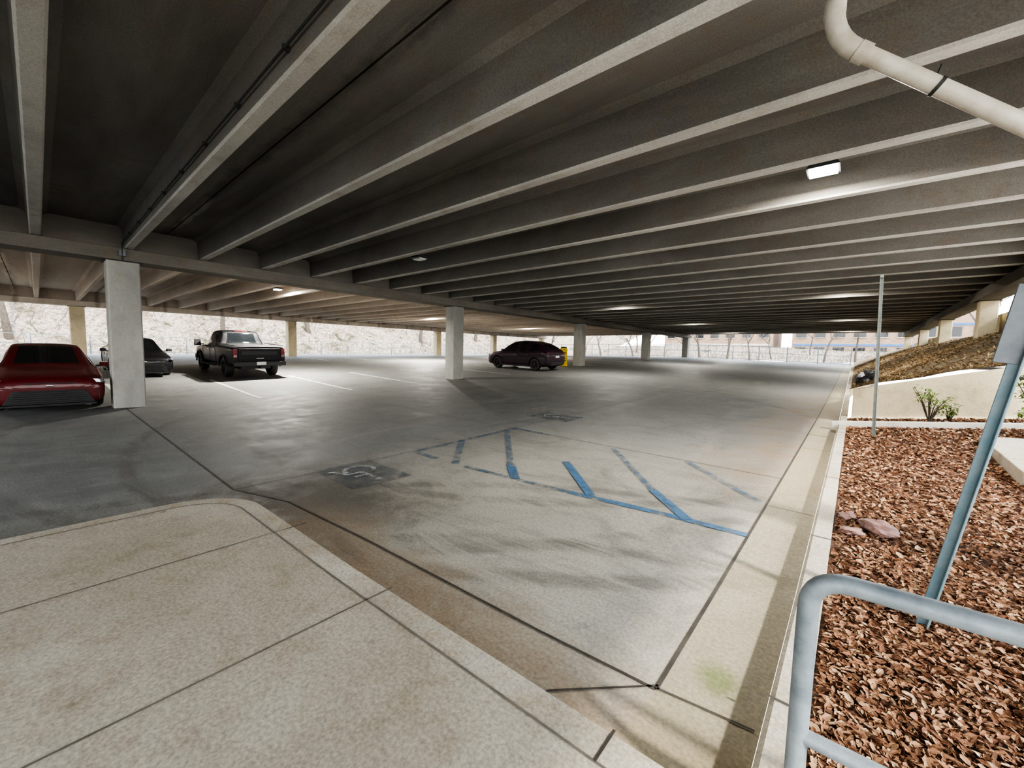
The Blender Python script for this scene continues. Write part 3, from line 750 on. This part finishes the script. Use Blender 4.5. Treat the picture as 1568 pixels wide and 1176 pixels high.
def pickup(name, paint, x, y, yaw):
    L = 5.9; e = empty(name)
    st = S([(0.0, .50, .95, 1.02, .86, .74, 'p', 'p'), (.08, .45, 1.05, 1.14, .94, .80, 'p', 'p'), (.5, .42, 1.12, 1.20, .985, .82, 'p', 'p'), (1.35, .42, 1.18, 1.26, .99, .80, 'p', 'g'),
            (1.45, .42, 1.20, 1.31, .99, .78, 'g', 'g'), (2.0, .42, 1.21, 1.80, .99, .69, 'g', 'g'), (2.15, .42, 1.22, 1.87, .99, .68, 'g', 'p'), (2.70, .42, 1.22, 1.92, .99, .68, 'p', 'p'),
            (2.80, .42, 1.22, 1.92, .99, .68, 'g', 'p'), (3.40, .42, 1.23, 1.90, .99, .67, 'p', 'p'), (3.52, .42, 1.23, 1.87, .99, .67, 'p', 'g'), (3.62, .42, 1.24, 1.45, .99, .72, 'p', 'g'),
            (3.66, .42, 1.27, 1.35, .99, .86, 'p', 't'), (3.75, .42, 1.27, 1.345, .99, .88, 'p', 't'), (5.0, .45, 1.27, 1.345, .99, .88, 'p', 't'), (5.70, .50, 1.27, 1.345, .985, .88, 'p', 'p'), (5.80, .52, 1.26, 1.33, .98, .87, 'p', 'p'), (5.82, .54, 1.22, 1.29, .95, .84, 'p', 'p')], L)
    wx = (L / 2 - .98, L / 2 - 4.62)
    loft('body', st, paint, M['plastic'], M['plastic'], wx, .42, e, .8)
    wheels(e, wx, .99, .42, M['rimdark'], 6, .28)
    mb = MB(); f = L / 2; r_ = -f + .08
    mb.box((r_ - .01, 0, .98), (.05, 1.50, .50), paint)
    mb.box((r_ - .04, 0, 1.06), (.02, 1.30, .16), M['plastic'])
    mb.box((r_ - .045, 0, 1.21), (.06, 1.50, .06), M['plastic'])
    mb.box((r_ - .05, 0, .84), (.012, .28, .035), M['chrome'])
    for sg in (-1, 1):
        mb.box((r_ + .03, sg * .87, 1.03), (.13, .14, .36), M['lens_red'])
        mb.box((r_ + .02, sg * .87, .93), (.125, .10, .08), M['lens_clear'])
        mb.box((f - 1.62, sg * 1.17, 1.32), (.13, .24, .28), M['plastic'], Matrix.Rotation(sg * .15, 3, 'Z'), .85)
        mb.box((f - 1.60, sg * 1.02, 1.24), (.05, .18, .05), M['plastic'])
        mb.box((f - 2.6, sg * 1.0, .42), (1.9, .16, .05), M['plastic'])
        for x_ in wx:
            for k in range(11):
                a = math.radians(8 + 164 * k / 10); R = Matrix.Rotation(-(a - math.pi / 2), 3, 'Y')
                mb.box((x_ + .50 * math.cos(a), sg * .995, .42 + .50 * math.sin(a)), (.16, .06, .05), M['plastic'], R)
        mb.box((f - .14, sg * .78, .92), (.16, .26, .22), M['lens_clear'])
        for s_ in (1.62, 2.75, 3.58): mb.box((f - s_, sg * .993, .82), (.008, .012, .72), M['plastic'])
        for s_ in (2.60, 3.42): mb.box((f - s_, sg * 1.0, 1.08), (.18, .03, .03), M['chrome'])
        mb.box((-f + 1.2, sg * .90, 1.36), (2.0, .07, .03), M['plastic'])
    mb.box((r_ - .09, 0, .62), (.20, 1.86, .17), M['plastic'])
    mb.box((r_ - .195, 0, .64), (.02, .34, .13), M['plate'])
    mb.box((r_ - .05, 0, .46), (.3, .08, .08), M['plastic'])
    mb.box((f - .02, 0, .88), (.10, 1.2, .34), M['plastic']); mb.box((f + .03, 0, .60), (.22, 1.86, .2), M['plastic'])
    mb.box((f - 3.48, 0, 1.885), (.06, .5, .03), M['lens_red'])
    mb.box((-.2, 0, .42), (4.4, 1.1, .12), M['plastic'])
    mb.tube([(wx[1], -.8, .42), (wx[1], .8, .42)], .06, M['plastic'], 10)
    mb.obj('trim', parent=e, bevel=.01); place(e, x, y, yaw, 3.6, 1.7); return e

P_red = carpaint('maroon_car_paint', (.085, .005, .008), .5); P_blk = carpaint('black_car_paint', (.006, .006, .008), .35)
P_blk2 = carpaint('dark_grey_car_paint', (.010, .010, .012), .25); P_dk = carpaint('deep_plum_car_paint', (.022, .008, .016), .5)
sedan('sedan', P_red, -16.1, .14, 0)
sedan('sedan', P_blk, -23.2, 2.65, 0)
pickup('pickup_truck', P_blk2, -21.55, 5.92, math.pi)
crossover('suv', P_dk, -15.3, 19.2, math.pi)

# ------------------------------------------------------------------ outside world
def outz(x, y):
    z = fz(max(x, -38), y)
    h = ss(0, 1, (-40 - x) / 17) * 11 * (1 - .35 * ss(25, 60, y))
    h2 = ss(66, 100, y) * 6
    return z - .02 + max(h, 0) + h2 + (.3 * noise.noise(Vector((x * .35, y * .35, 1))) if x < -41 else 0)
grid('hillside', rng(-95, -37.9, 1.0), rng(-60, 130, 1.5), outz, M['hill'])
grid('street_ground', rng(-38, 40, 3), rng(47.9, 62, 2), lambda x, y: 1.28 + (fz(x, 48) - 1.28) * (1 - ss(48, 55, y)) - .02, M['asphalt'])
def farz(x, y): return 1.26 + 2.4 * ss(62, 84, y) * (1 - .35 * ss(-20, 10, x)) + .3 * noise.noise(Vector((x * .2, y * .2, 4)))
grid('hillside', rng(-38, 60, 1.5), rng(61.5, 130, 1.5), farz, M['hill'])
grid('entry_ground', rng(-38, 30, 4), rng(-60, -14.8, 4), lambda x, y: fz(x, -15) - .02, M['asphalt'])

def tree(name, x, y, z, h, seed, r0=.16, depth=4):
    rd = random.Random(seed); mb = MB()
    def br(p, d_, L, r, dep):
        pts = [p]; rr = [r]; q = p.copy(); dd = d_.copy()
        for k in range(3):
            dd = (dd + Vector((rd.gauss(0, .12), rd.gauss(0, .12), rd.gauss(.03, .05)))).normalized(); q = q + dd * L / 3; pts.append(q.copy()); rr.append(r * (1 - .18 * (k + 1)))
        mb.tube(pts, rr, M['bark'], 7 if dep > 2 else 4, False)
        if dep <= 0: return
        for k in range(rd.choice((2, 3, 3))):
            t = rd.uniform(.5, 1); i = min(2, int(t * 3)); s_ = pts[i].lerp(pts[i + 1], t * 3 - i if t < 1 else 1)
            ax_ = Vector((rd.gauss(0, 1), rd.gauss(0, 1), rd.uniform(-.1, .8))).normalized()
            br(s_, (dd * .9 + ax_ * .8).normalized(), L * rd.uniform(.55, .75), r * .5, dep - 1)
    br(Vector((x, y, z - .2)), Vector((0, 0, 1)), h * .5, r0, depth)
    mb.obj(name, recalc=False)
rd = random.Random(11)
k = 0
for (x, y) in [(-43, -1.2), (-46, 5.5), (-44, 11), (-50, 15), (-45, 19), (-47, 27), (-44, 33), (-52, 38), (-45, 44), (-55, 24), (-58, 8), (-50, 55), (-42, 60), (-60, 48)]:
    tree('bare_tree', x, y, outz(x, y), rd.uniform(6, 10), k + 20, rd.uniform(.14, .3)); k += 1
for (x, y) in [(-34, 64), (-29, 66), (-25, 63), (-22, 70), (-18, 65), (-14, 64), (-9, 67), (-5, 72), (0, 65), (4, 66), (10, 62), (-36, 62), (-31, 72), (-16, 74), (-11, 63), (-3, 63), (6, 24), (8, 34), (9, 17)]:
    z = bz(x, y) if x > 3 and y < 60 else farz(x, y)
    tree('bare_tree', x, y, z, rd.uniform(5, 9), k + 20, rd.uniform(.10, .2)); k += 1
mb = MB()
for i in range(5200):
    if i < 3200:
        x = rd.uniform(-58, -40); y = rd.uniform(-12, 62); z = outz(x, y)
    else:
        x = rd.uniform(-37, 14); y = rd.uniform(62, 84); z = farz(x, y)
    a = rd.random() * 6.28; L = rd.uniform(.3, 1.3)
    d_ = Vector((math.cos(a) * .5, math.sin(a) * .5, rd.uniform(.3, 1))).normalized() * L
    mb.tube([(x, y, z - .05), Vector((x, y, z)) + d_ * .6, Vector((x, y, z)) + d_ + Vector((0, 0, -.1))], [.018, .012, .005], M['bark'], 3, False)
mb.obj('undergrowth', recalc=False)

# tan buildings with window bands beyond the street
def building(x, y, w_, d_, h, wall, band):
    mb = MB(); z = 1.2
    mb.box((x, y, z + h / 2), (w_, d_, h), wall)
    mb.box((x, y, z + h + .2), (w_ + .5, d_ + .5, .4), M['bldgwhite'])
    nb = int(w_ / 2.6)
    for fl in range(int(h / 3.2)):
        mb.box((x, y - d_ / 2 - .03, z + 2.95 + fl * 3.2), (w_ * .98, .1, .35), band)
        for i in range(nb):
            mb.box((x - w_ / 2 + (i + .5) * w_ / nb, y - d_ / 2 - .04, z + 1.8 + fl * 3.2), (1.5, .12, 1.5), M['glass'])
            mb.box((x - w_ / 2 + (i + .5) * w_ / nb, y - d_ / 2 - .1, z + 1.0 + fl * 3.2), (1.7, .22, .1), M['bldgwhite'])
    mb.obj('building')
building(-22, 95, 20, 12, 9.6, M['tanwall'], M['bldgwhite'])
building(3, 95, 24, 12, 9.6, M['tanwall'], M['bluewall'])

mb = MB()
for y in rng(-10, 46, 2.4): mb.tube([(-37.2, y, fz(-37, y)), (-37.2, y, fz(-37, y) + 1.25)], .03, M['galv'], 8)
for z in (.15, .65, 1.2): mb.tube([(-37.2, y, fz(-37, y) + z) for y in rng(-10, 46, 4)], .02, M['galv'], 6)
mb.obj('metal_fence', True)
mb = MB(); ny = 47.3
for x in rng(-36, -.3, 2.4): mb.tube([(x, ny, fz(x, ny) - .05), (x, ny, fz(x, ny) + 1.5)], .04, M['galv'], 8)
for z in (.1, .8, 1.45): mb.tube([(x, ny, fz(x, ny) + z) for x in rng(-36, -.3, 4)], .025, M['galv'], 6)
for x in rng(-36, -.3, .3): mb.tube([(x, ny, fz(x, ny) + .1), (x, ny, fz(x, ny) + 1.45)], .009, M['galv'], 4, False)
mb.obj('metal_fence', True)

# ------------------------------------------------------------------ light
w = bpy.data.worlds.new('sky'); scn.world = w; w.use_nodes = True; nt = w.node_tree
bg = nt.nodes['Background']; tc = N(nt, 'ShaderNodeTexCoord'); sp = N(nt, 'ShaderNodeSeparateXYZ'); nt.links.new(tc.outputs['Generated'], sp.inputs[0])
c = ramp(nt, sp.outputs[2], [(0.0, (1, .98, .95)), (.25, (.88, .94, 1)), (1, (.62, .79, 1))])
nt.links.new(c, bg.inputs[0]); bg.inputs[1].default_value = 3.4
sl = bpy.data.lights.new('sun', 'SUN'); sl.energy = 3.0; sl.angle = math.radians(2.5); sl.color = (1, .94, .84)
so = bpy.data.objects.new('sun', sl); COL.objects.link(so)
so.rotation_euler = Vector((-.74, .18, -.64)).to_track_quat('-Z', 'Y').to_euler(); so.location = (20, -10, 30)

# ------------------------------------------------------------------ camera
cam = bpy.data.cameras.new('camera'); co = bpy.data.objects.new('camera', cam); COL.objects.link(co)
cam.sensor_width = 36; cam.lens = 616 / 1568 * 36; cam.clip_start = .05; cam.clip_end = 500
fw = Vector((-.6450, .7598, -.0780)).normalized(); rt = Vector((.7612, .6488, .0231)); rt = (rt - fw * rt.dot(fw)).normalized(); up = rt.cross(fw)
R = Matrix((rt, up, -fw)).transposed().to_4x4(); R.translation = Vector((0, 0, 1.6)); co.matrix_world = R
scn.camera = co
scn.view_settings.view_transform = 'AgX'; scn.view_settings.exposure = 0.9
try: scn.view_settings.look = 'AgX - High Contrast'
except Exception: pass
